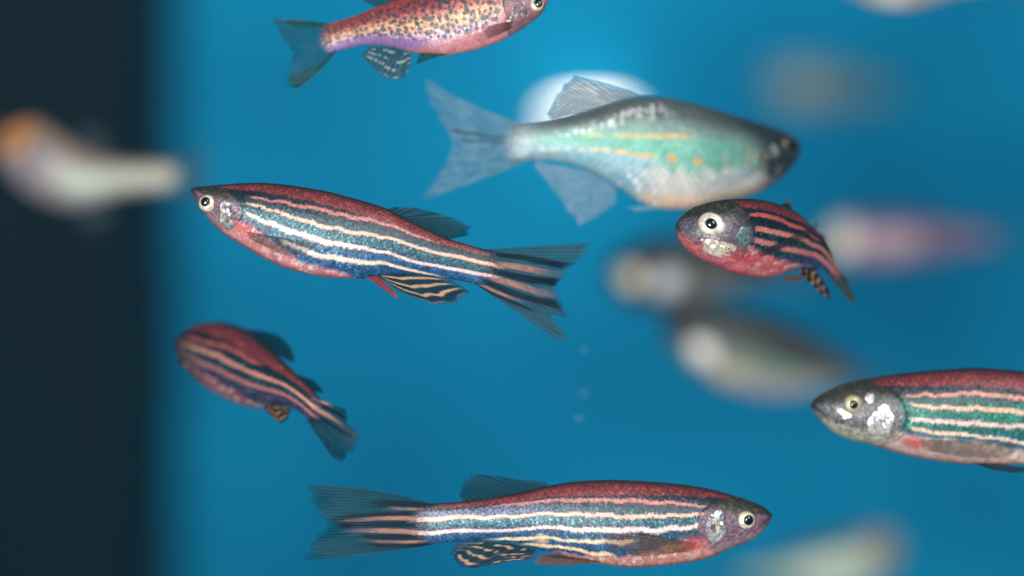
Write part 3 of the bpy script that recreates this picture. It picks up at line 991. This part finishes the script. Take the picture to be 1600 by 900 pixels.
Dd.fin('tail_fin', [(808, 193), (804, 224), (800, 256)], [(654, 115), (664, 150), (686, 190), (706, 222), (690, 262), (668, 292), (648, 318)],
       tail_striped([(0.36, 0.40, 0.025, 1.1), (0.46, 0.46, 0.02, 1.0)], [], body=lin(140, 172, 190), al=0.52, edge=0.34, raycon=0.55, darkc=lin(40, 62, 80)),
       mid=[(742, 166), (745, 200), (752, 224), (745, 255), (738, 285)], nr=26, nv=40, flare=0.5)
Dd.fin('anal_fin', [(962, 292), (920, 268), (836, 252)], [(960, 318), (930, 340), (905, 355), (882, 325), (858, 290), (836, 262)], clear_fin(lin(128, 158, 178), 0.66, 0.46), nr=28, nv=30)
Dd.fin('pelvic_fin', [(1035, 325), (1015, 321)], [(985, 331), (972, 325)], pale_fin(PALE, 0.7, 0.4), nr=6, z0=1.0, z1=1.6)
Dd.fin('pectoral_fin', [(1160, 262), (1156, 276)], [(1098, 278), (1090, 290), (1108, 300)], pale_fin(PALE, 0.35, 0.15), nr=9, from_surface=True, lift=0.5)

# ---- E: the small striped fish turning towards us
E = Fish('striped_fish', 'small plump striped fish with a large white ringed eye, turning below the silver fish',
         [(1055.5, 350), (1061, 341), (1078, 326.5), (1100, 318), (1125, 312.5), (1157, 310.5), (1191, 312.5), (1220, 320), (1247, 333), (1265, 350), (1284, 367), (1297, 388), (1304, 408), (1311, 422)],
         [(1055.5, 356), (1060, 374), (1074, 391), (1093, 404), (1110, 412), (1137, 424), (1167, 431.5), (1191, 434), (1210, 431), (1235, 421), (1262, 415), (1285, 423), (1301, 432)],
         [(1055, 353), (1307, 427)], [(0, 0.5), (0.25, 0.0), (0.6, 3.0), (1, 8.5), (1.6, 12)], G_STRIPED, width=0.50, seed=23,
         wprof=[(0, 0.05), (0.015, 0.35), (0.06, 0.62), (0.15, 0.88), (0.3, 1.0), (0.45, 0.95), (0.65, 0.7), (0.85, 0.36), (1.0, 0.16), (1.075, 0.02)])
sE = [
    ([(0.36, 0.20, 0.03), (0.55, 0.21, 0.030), (0.8, 0.25, 0.03)], lin(186, 84, 74), 0.36, 0.82),
    ([(0.40, 0.37, 0.035), (0.6, 0.37, 0.038), (0.8, 0.42, 0.06), (1.0, 0.42, 0.09)], lin(200, 124, 108), 0.40, 1.2),
    ([(0.42, 0.53, 0.045), (0.6, 0.56, 0.045), (0.8, 0.66, 0.075), (1.0, 0.72, 0.1)], lin(196, 118, 114), 0.41, 1.2),
]
E.body(striped(dict(gill=0.40, stripes=sE, belly=[(0.35, 0.60), (0.5, 0.66), (0.65, 0.76), (0.8, 0.95), (1, 1.2)], bellyc=lin(212, 104, 112), teal=lin(24, 50, 62), blue=lin(60, 66, 110),
                    rednn=[0.05, 0.10, 0.13, 0.14, 0.1], flush=(0.40, 0.76, 0.10, 0.12), cheek=lin(92, 82, 92), jaw=lin(190, 92, 98))), 400, 140, gillx=0.40)
E.eye((1111, 351), 20, pup=0.38, offset=(0.02, 0.0), ring=lin(250, 248, 238), bulge=0.5)
E.gill((1122, 389), 34, 15, [lin(250, 244, 236), lin(244, 220, 180), lin(220, 234, 236), lin(230, 190, 150)], 7, rot=0.1, amount=0.36, skin=lin(150, 80, 88), off=0.03)
E.gill((1150, 366), 13, 16, [lin(90, 140, 160), lin(150, 190, 180), lin(70, 110, 130), lin(130, 180, 160)], 8, off=0.08, amount=0.45)
E.fin('dorsal_fin', [(1222, 322), (1246, 334)], [(1240, 318), (1248, 315), (1248, 332)], dark_fin(lin(60, 50, 44), 0.95, 0.8, tipc=lin(170, 110, 60)), nr=6, z0=-0.2, z1=-0.8)
E.fin('tail_fin', [(1303, 408), (1309, 420), (1300, 431)], [(1322, 432), (1338, 468), (1336, 476), (1326, 470)],
      tail_striped([(0.2, 0.3, 0.12, 1.1)], [(0.6, 0.5, 0.25, 0.4)], body=lin(66, 80, 74), al=0.9, edge=0.85, darkc=lin(26, 34, 38), lightc=lin(170, 104, 92)), nr=8, nv=40)
E.fin('tail_fin', [(1283, 368), (1292, 382)], [(1302, 369), (1308, 376), (1300, 388)], dark_fin(lin(36, 48, 52), 0.92, 0.7), nr=6, z0=-0.5, z1=-1.2)
E.fin('anal_fin', [(1240, 421), (1254, 415), (1269, 417)], [(1270, 459), (1280, 466), (1284, 458)],
      banded_fin(4.5, dark=lin(20, 24, 30), light=lin(196, 146, 112), slope=0.35, al=0.92, broken=0.5), nr=10, z0=0.4, z1=1.4)
E.fin('pelvic_fin', [(1206, 431), (1226, 425)], [(1213, 436), (1236, 430), (1240, 427)], dark_fin(lin(120, 84, 66), 0.85, 0.6), nr=5, z0=1.2, z1=1.8)
E.fin('pectoral_fin', [(1164, 388), (1168, 397)], [(1240, 345), (1266, 334), (1256, 347), (1230, 362)], dark_fin(lin(66, 58, 74), 0.72, 0.28, 1.2), nr=8, from_surface=True, lift=0.9, z1=0.6)

# ---- F: the striped fish swimming away at lower left
F_ = Fish('striped_fish', 'short striped fish swimming away beside the dark tank edge, tail towards us',
          [(279, 540), (288, 529), (310, 514), (338, 507), (371, 508), (399, 518), (427, 541), (452, 567), (474, 590), (499, 618), (506, 627)],
          [(279, 548), (288, 566), (302, 587), (324, 607), (352, 623), (377, 632), (404, 635), (428, 632), (454, 636), (471, 647), (484, 660)],
          [(278, 544), (497, 642)], [(0, 17), (0.3, 13), (0.7, 7), (1, 4), (1.6, 2)], G_STRIPED, width=0.56, roll=14, seed=31,
          wprof=[(0, 0.05), (0.015, 0.3), (0.06, 0.55), (0.15, 0.82), (0.3, 1.0), (0.45, 0.95), (0.65, 0.66), (0.85, 0.36), (1.0, 0.18), (1.075, 0.02)])
sF = [
    ([(0.06, 0.32, 0.03), (0.3, 0.29, 0.034), (0.6, 0.25, 0.03), (0.8, 0.2, 0.02)], lin(170, 84, 74), 0.06, 0.62),
    ([(0.04, 0.46, 0.03), (0.3, 0.44, 0.040), (0.6, 0.42, 0.042), (0.8, 0.40, 0.055), (1.0, 0.36, 0.09)], lin(204, 138, 116), 0.04, 1.2),
    ([(0.1, 0.62, 0.03), (0.3, 0.61, 0.045), (0.6, 0.62, 0.045), (0.8, 0.66, 0.06), (1.0, 0.66, 0.08)], lin(172, 108, 108), 0.10, 1.2),
]
F_.body(striped(dict(gill=0.10, headmix=0.75, stripes=sF, belly=[(0.0, 0.78), (0.3, 0.74), (0.5, 0.78), (0.65, 0.95), (1, 1.2)], bellyc=lin(160, 78, 96), red=lin(108, 40, 48), teal=lin(28, 56, 70), blue=lin(70, 62, 100),
                     rednn=[0.16, 0.18, 0.22, 0.2, 0.1])), 360, 130)
F_.eye((299, 564), 8, pup=0.5, ring=lin(130, 104, 98), both=True, bulge=0.6)
F_.gill((322, 583), 14, 14, [lin(150, 92, 110), lin(130, 80, 96), lin(190, 130, 120)], 3, met=0.1)
F_.fin('dorsal_fin', [(398, 518), (420, 536), (440, 556)], [(425, 522), (448, 528), (464, 546), (467, 562), (461, 570)], dark_fin(lin(18, 46, 60), 0.95, 0.8), nr=11, z0=-0.2, z1=-0.6)
F_.fin('tail_fin', [(507, 627), (496, 642), (484, 661)], [(545, 640), (545, 655), (540, 662), (563, 680), (556, 700), (530, 724), (515, 719)],
       tail_striped([(0.14, 0.18, 0.06, 1.1), (0.55, 0.48, 0.06, 1.1)], [(0.02, 0.05, 0.06, 0.6), (0.35, 0.33, 0.10, 0.75)], body=lin(24, 76, 96), al=0.88, edge=0.75, lightc=lin(190, 140, 118)), nr=16, nv=50, flare=-0.3)
F_.fin('tail_fin', [(474, 590), (496, 616)], [(482, 597), (490, 606), (497, 617)], dark_fin(lin(20, 40, 52), 0.95, 0.7), nr=6, z0=-0.5, z1=-1.5)
F_.fin('anal_fin', [(414, 631), (436, 632), (457, 637)], [(418, 638), (430, 652), (444, 661), (454, 655), (460, 645)],
       banded_fin(3.2, dark=lin(20, 26, 36), light=lin(206, 150, 96), al=0.95, broken=0.5), nr=9, z0=0.3, z1=0.9)

# ---- G: the striped fish cut off by the right edge
G = Fish('striped_fish', 'striped fish with green bands and a bright silver cheek, cut off by the right edge',
         [(1267, 630), (1273, 623), (1288, 613), (1320, 599), (1368, 589), (1427, 581), (1480, 577), (1533, 574.5), (1600, 580), (1680, 598), (1760, 624), (1800, 637)],
         [(1267, 636), (1272, 645), (1285, 660), (1299, 673), (1328, 687), (1368, 697), (1413, 710.5), (1453, 718.5), (1507, 724.5), (1560, 726), (1600, 725), (1680, 716), (1760, 700), (1800, 695)],
         [(1266, 633), (1800, 666)], [(0, 4.5), (0.5, 4.0), (1, 4), (1.6, 5)], G_STRIPED, width=0.42, seed=40)
sG = [
    ([(0.28, 0.27, 0.026), (0.45, 0.27, 0.032), (0.62, 0.28, 0.032), (1, 0.3, 0.03)], lin(196, 132, 118), 0.27, 1.1),
    ([(0.29, 0.36, 0.026), (0.33, 0.40, 0.030), (0.45, 0.42, 0.034), (0.62, 0.43, 0.034), (1, 0.45, 0.05)], lin(228, 178, 150), 0.285, 1.1),
    ([(0.29, 0.53, 0.03), (0.33, 0.56, 0.036), (0.45, 0.57, 0.036), (0.62, 0.59, 0.036), (1, 0.65, 0.06)], PINKW, 0.29, 1.1),
    ([(0.29, 0.65, 0.03), (0.33, 0.68, 0.034), (0.45, 0.69, 0.030), (0.62, 0.76, 0.03), (1, 0.85, 0.05)], lin(232, 200, 170), 0.29, 1.1),
]
G.body(striped(dict(gill=0.275, stripes=sG, belly=[(0.2, 0.66), (0.3, 0.75), (0.5, 0.76), (0.62, 0.85), (0.75, 1.0), (1, 1.2)], bellyc=lin(196, 168, 156), teal=lin(10, 112, 100), blue=lin(24, 112, 140),
                    glint=lin(90, 215, 180), thin=0.64, flush=(0.305, 0.83, 0.05, 0.12), cheek=lin(78, 74, 80), jaw=lin(168, 166, 148), rednn=[0.05, 0.14, 0.19, 0.2, 0.15])), 440, 140, gillx=0.275)
G.eye((1331, 631), 17, pup=0.36, ring=lin(188, 186, 156), offset=(0.02, 0.02))
G.gill((1375, 657), 24, 31, [lin(250, 250, 252), lin(236, 222, 206), lin(226, 232, 246), lin(170, 170, 190)], 2, rot=-0.45, amount=0.36, skin=lin(90, 84, 92))
G.gill((1392, 682), 20, 9, [lin(250, 240, 230), lin(226, 202, 180), lin(190, 170, 200)], 4, rot=0.55, off=0.05, amount=0.34, skin=lin(110, 84, 92))
G.gill((1357, 620), 8, 11, [lin(244, 240, 244), lin(196, 190, 170)], 5, off=0.05, amount=0.38, skin=lin(84, 78, 80))
G.gill((1316, 645), 17, 8, [lin(246, 232, 232), lin(214, 200, 210)], 6, off=0.05, rot=-0.5, amount=0.38, skin=lin(84, 78, 84))
G.fin('pectoral_fin', [(1436, 685), (1440, 702)], [(1590, 690), (1605, 704), (1580, 716), (1520, 716)], dark_fin(lin(140, 120, 116), 0.5, 0.2, 1.2), nr=11, from_surface=True, lift=0.4)
G.fin('pelvic_fin', [(1515, 722), (1560, 724)], [(1545, 732), (1580, 737), (1625, 732)], dark_fin(lin(46, 50, 60), 0.9, 0.7), nr=7, z0=1.6, z1=2.4)
G.fin('anal_fin', [(1630, 722), (1740, 704)], [(1660, 752), (1730, 748)], banded_fin(3.0), nr=12)
G.fin('tail_fin', [(1800, 637), (1800, 666), (1800, 695)], [(1950, 610), (1905, 660), (1950, 735)], tail_striped([(0.5, 0.5, 0.07, 0.9)], [(0.35, 0.4, 0.06, 0.8)]), nr=16)
G.fin('dorsal_fin', [(1640, 589), (1740, 618)], [(1720, 575), (1770, 590), (1765, 622)], dark_fin(lin(20, 62, 74), 0.9, 0.6), nr=12)


# ------------------------------------------------------------------ the blurred fish further off
def zoned(zones, base, back=None, rough=0.0):
    """zones: (s, n, rs, rn, colour, strength) patches of pigment, some of them painted glints, over a base"""
    def f(F, s, n, x, y, side):
        nz = fbm(x * 1.5, n * 14, F.seed)
        rgb = np.broadcast_to(np.array(base), s.shape + (3,)) * (0.8 + 0.4 * nz)[..., None]
        if back is not None:
            rgb = mix(rgb, np.array(back[0]), sstep(back[1] + 0.08, back[1] - 0.08, n))
        for (s0, n0, rs, rn, c, k) in zones:
            d = np.hypot((s - s0) / rs, (n - n0) / rn)
            rgb = mix(rgb, np.array(c), sstep(1.1, 0.6, d) * k)
        return rgb, 0.1 + 0 * s
    return f


def far_fish(name, label, top, bot, axis, dz, colour, eye, er, tailtips, finc, seed, width=0.42, dorsal=None, anal=None, ring=None, pup=0.45, alp=0.6, slope=0):
    f = Fish(name, label, top, bot, axis, [(0, dz), (1.6, dz + slope)], G_BLUR, width=width, seed=seed)
    f.body(colour, 140, 60, relief=0.0)
    if eye:
        f.eye(eye, er, ring=ring, pup=pup)
    tb = [f.a1 + f.u2 * (f.yt(np.array([1.0]))[0] / WPX * D0 / (D0 + dz)), f.a1, f.a1 + f.u2 * (f.yb(np.array([1.0]))[0] / WPX * D0 / (D0 + dz))]
    f.fin('tail_fin', tb, tailtips, pale_fin(finc, alp, alp * 0.6), nr=12, nv=14, sub=3)
    if dorsal:
        f.fin('dorsal_fin', dorsal[0], dorsal[1], pale_fin(finc, alp, alp * 0.6), nr=8, nv=10, sub=3)
    if anal:
        f.fin('anal_fin', anal[0], anal[1], pale_fin(finc, alp, alp * 0.6), nr=8, nv=10, sub=3)
    return f


H = far_fish('pale_fish', 'blurred pale fish with an orange head in front of the dark tank edge',
             [(-12, 225), (0, 205), (25, 190), (55, 186), (95, 208), (140, 236), (180, 248), (230, 252), (272, 254)],
             [(-12, 238), (0, 258), (25, 290), (60, 314), (105, 328), (150, 322), (190, 308), (230, 302), (272, 298)],
             [(-14, 230), (272, 280)], 64,
             zoned([(0.05, 0.25, 0.22, 0.5, lin(190, 124, 62), 0.9), (0.24, 0.5, 0.05, 0.4, lin(80, 70, 84), 0.7), (0.75, 0.5, 0.42, 0.42, lin(160, 162, 148), 0.95), (0.55, 0.6, 0.12, 0.2, lin(150, 172, 158), 0.6)],
                   lin(132, 124, 128), (lin(140, 116, 100), 0.25)), (30, 225), 15,
             [(345, 225), (322, 262), (330, 300), (318, 318)], lin(60, 84, 88), 45, ring=lin(226, 170, 80),
             dorsal=([(120, 225), (175, 248)], [(130, 190), (165, 205)]), anal=([(115, 338), (180, 320)], [(140, 360), (165, 358)]))
I_ = far_fish('dark_fish', 'blurred dark backed fish with two glints painted on its cheek, behind the plump striped fish',
              [(948, 418), (960, 400), (990, 382), (1030, 371), (1080, 371), (1130, 384), (1170, 402), (1210, 420)],
              [(950, 430), (958, 450), (985, 474), (1020, 484), (1070, 478), (1120, 464), (1170, 452), (1210, 446)],
              [(948, 425), (1210, 436)], 96,
              zoned([(0.14, 0.56, 0.08, 0.24, lin(250, 238, 216), 1), (0.36, 0.64, 0.10, 0.22, lin(205, 212, 216), 1), (0.6, 0.85, 0.25, 0.22, lin(140, 132, 126), 0.7)], lin(54, 60, 62), (lin(11, 14, 17), 0.62)),  # bright cheek zones are blurred glints put into the colour
              (972, 424), 12, [(1280, 405), (1255, 436), (1280, 465)], lin(70, 90, 100), 46, ring=lin(220, 205, 175), pup=0.3)
J = far_fish('dark_fish', 'blurred dark backed fish with a green flank, above the cut off green banded fish',
             [(1031, 503), (1046, 486), (1085, 474), (1130, 474), (1190, 487), (1240, 508), (1290, 538), (1345, 574)],
             [(1036, 514), (1050, 540), (1085, 578), (1130, 602), (1190, 616), (1240, 616), (1290, 606), (1335, 598)],
             [(1033, 508), (1337, 588)], 92,
             zoned([(0.225, 0.72, 0.085, 0.18, lin(252, 246, 244), 1), (0.58, 0.70, 0.3, 0.14, lin(110, 150, 126), 0.85), (0.40, 0.84, 0.15, 0.13, lin(214, 196, 164), 1), (0.66, 0.93, 0.3, 0.2, lin(190, 170, 176), 0.95), (0.05, 0.45, 0.12, 0.55, lin(16, 19, 24), 1.0)],  # white cheek zone paints in a blurred glint
                   lin(104, 118, 110), (lin(10, 14, 16), 0.60)), (1068, 520), 10, [(1405, 585), (1380, 606), (1400, 630)], lin(60, 86, 92), 47, ring=lin(90, 90, 96))
K = far_fish('pink_fish', 'blurred pink fish with a pale round face, behind the plump striped fish\'s tail',
             [(1282, 372), (1290, 352), (1315, 338), (1360, 330), (1410, 331), (1460, 338), (1510, 350), (1545, 358)],
             [(1282, 380), (1290, 398), (1315, 410), (1360, 415), (1410, 411), (1460, 402), (1510, 391), (1545, 386)],
             [(1280, 376), (1548, 372)], 118,
             zoned([(0.12, 0.5, 0.12, 0.5, lin(224, 216, 200), 1), (0.42, 0.62, 0.22, 0.34, lin(184, 156, 170), 0.9)], lin(126, 98, 126), (lin(88, 74, 116), 0.3)),  # pale face zone is the eye and gill highlight, painted on
             (1308, 372), 13, [(1600, 345), (1580, 372), (1600, 400)], lin(90, 96, 140), 48, ring=lin(235, 228, 210), pup=0.3, alp=0.5)
L_ = far_fish('pale_fish', 'faint blurred pale fish at upper right, the furthest away',
              [(1192, 128), (1205, 108), (1235, 98), (1275, 98), (1320, 108), (1360, 124), (1395, 138)],
              [(1192, 136), (1205, 156), (1235, 170), (1275, 172), (1320, 166), (1360, 158), (1395, 152)],
              [(1190, 132), (1396, 145)], 235,
              zoned([(0.32, 0.55, 0.22, 0.45, lin(176, 184, 178), 1), (0.65, 0.5, 0.3, 0.5, lin(120, 146, 146), 0.8)], lin(132, 158, 156), (lin(126, 160, 158), 0.3)),
              (1212, 128), 8, [(1440, 128), (1425, 146), (1440, 168)], lin(90, 130, 140), 49, ring=lin(150, 150, 140), alp=0.4)
M_ = far_fish('pale_fish', 'blurred pale green fish half cut off by the bottom edge',
              [(1408, 848), (1400, 834), (1375, 826), (1335, 829), (1290, 840), (1245, 856), (1200, 876), (1160, 892)],
              [(1408, 860), (1400, 884), (1375, 908), (1335, 926), (1290, 930), (1245, 926), (1200, 918), (1160, 912)],
              [(1410, 853), (1158, 902)], 130,
              zoned([(0.12, 0.4, 0.16, 0.5, lin(170, 152, 140), 0.9), (0.45, 0.6, 0.3, 0.36, lin(198, 212, 196), 1)], lin(130, 164, 146), (lin(62, 92, 92), 0.22)),
              (1388, 850), 9, [(1090, 885), (1110, 904), (1090, 930)], lin(60, 96, 106), 50, ring=lin(150, 130, 120))
N_ = far_fish('pale_fish', 'blurred fish with a pale glinting belly just showing at the top edge',
              [(1300, -40), (1320, -62), (1360, -75), (1410, -78), (1460, -66), (1510, -48), (1550, -36)],
              [(1300, -34), (1320, -16), (1350, -2), (1385, 7), (1410, 9), (1440, 4), (1475, -6), (1515, -16), (1550, -20)],
              [(1298, -37), (1553, -28)], 62,
              zoned([(0.40, 0.97, 0.09, 0.2, lin(235, 240, 236), 1), (0.28, 0.97, 0.08, 0.14, lin(226, 210, 180), 1), (0.5, 0.97, 0.1, 0.12, lin(216, 160, 140), 1)], lin(170, 160, 150), (lin(50, 60, 64), 0.4)),
              (1325, -32), 9, [(1620, -60), (1595, -28), (1620, 4)], lin(70, 96, 110), 51)


# ------------------------------------------------------------------ lamp on the back wall
def lathe_oval(name, prof, cx, cz, y0, mat, rx, rz, seg=64):
    """prof: (radius factor, depth towards camera mm)"""
    a = np.linspace(0, 2 * np.pi, seg, endpoint=False)
    P = np.zeros((len(prof), seg, 3))
    for i, (r, d) in enumerate(prof):
        P[i, :, 0] = cx + rx * r * np.cos(a)
        P[i, :, 2] = cz + rz * r * np.sin(a)
        P[i, :, 1] = y0 - d
    me = grid_mesh(name, P * MM, np.ones((len(prof), seg, 4)), True, mat)
    o = bpy.data.objects.new(name, me)
    COL.objects.link(o)
    return o


lm, nt, N, L = new_mat('lamp_glow')
out = N.new('ShaderNodeOutputMaterial')
em = N.new('ShaderNodeEmission')
em.inputs['Color'].default_value = (1.0, 0.90, 0.74, 1)
em.inputs['Strength'].default_value = 9
L.new(em.outputs[0], out.inputs['Surface'])
lp = px((922, 187), WALL_DZ)
f = (D0 + WALL_DZ) / D0
lr = bpy.data.objects.new('tank_lamp', None)
lr.location = (lp[0] * MM, WALL_DZ * MM, lp[2] * MM)
COL.objects.link(lr)
tag(lr, 'small glowing oval white lamp on the blue back wall behind the silver fish', 'lamp')
h1 = lathe_oval('housing', [(1.15, -0.5), (1.22, 1), (1.22, 3), (1.0, 4), (0.99, 2)], 0, 0, 0, flat('white_plastic', (0.75, 0.75, 0.72), 0.4), 56 * WPX * f, 13 * WPX * f)
h2 = lathe_oval('diffuser', [(0.985, 2), (0.97, 4), (0.9, 6), (0.7, 7.5), (0.4, 8.5), (0.0, 9)], 0, 0, 0, lm, 56 * WPX * f, 13 * WPX * f)
for o in (h1, h2):
    o.parent = lr

# ------------------------------------------------------------------ specks of food drifting in the water
SPECK = flat('drifting_food', (0.07, 0.25, 0.40), 0.9)
import bmesh
for (p, dz, rx, ry, lab) in (((913, 546), 16, 7, 4, 'pale crumb of food drifting just below the torn tail tip'),
                             ((912, 614), 22, 8, 7, 'round pale crumb drifting between the two larger striped fish'),
                             ((905, 653), 16, 10, 4, 'lowest flat pale crumb drifting above the long striped fish')):
    bm = bmesh.new()
    bmesh.ops.create_icosphere(bm, subdivisions=3, radius=1)
    ff = (D0 + dz) / D0 * WPX
    for v in bm.verts:
        k = 0.75 + 0.5 * float(vnoise(np.array([v.co.x * 2 + 9]), np.array([v.co.z * 2 + v.co.y + 9]), 3)[0])
        v.co = Vector((v.co.x * rx * ff * k * 0.6, v.co.y * ry * ff * k * 0.5, v.co.z * ry * ff * k * 0.6)) * MM
    me = bpy.data.meshes.new('food_crumb')
    bm.to_mesh(me)
    bm.free()
    me.materials.append(SPECK)
    o = bpy.data.objects.new('food_crumb', me)
    o.location = tuple(px(p, dz) * MM)
    COL.objects.link(o)
    tag(o, lab, 'food crumb', 'food crumbs drifting in the water')
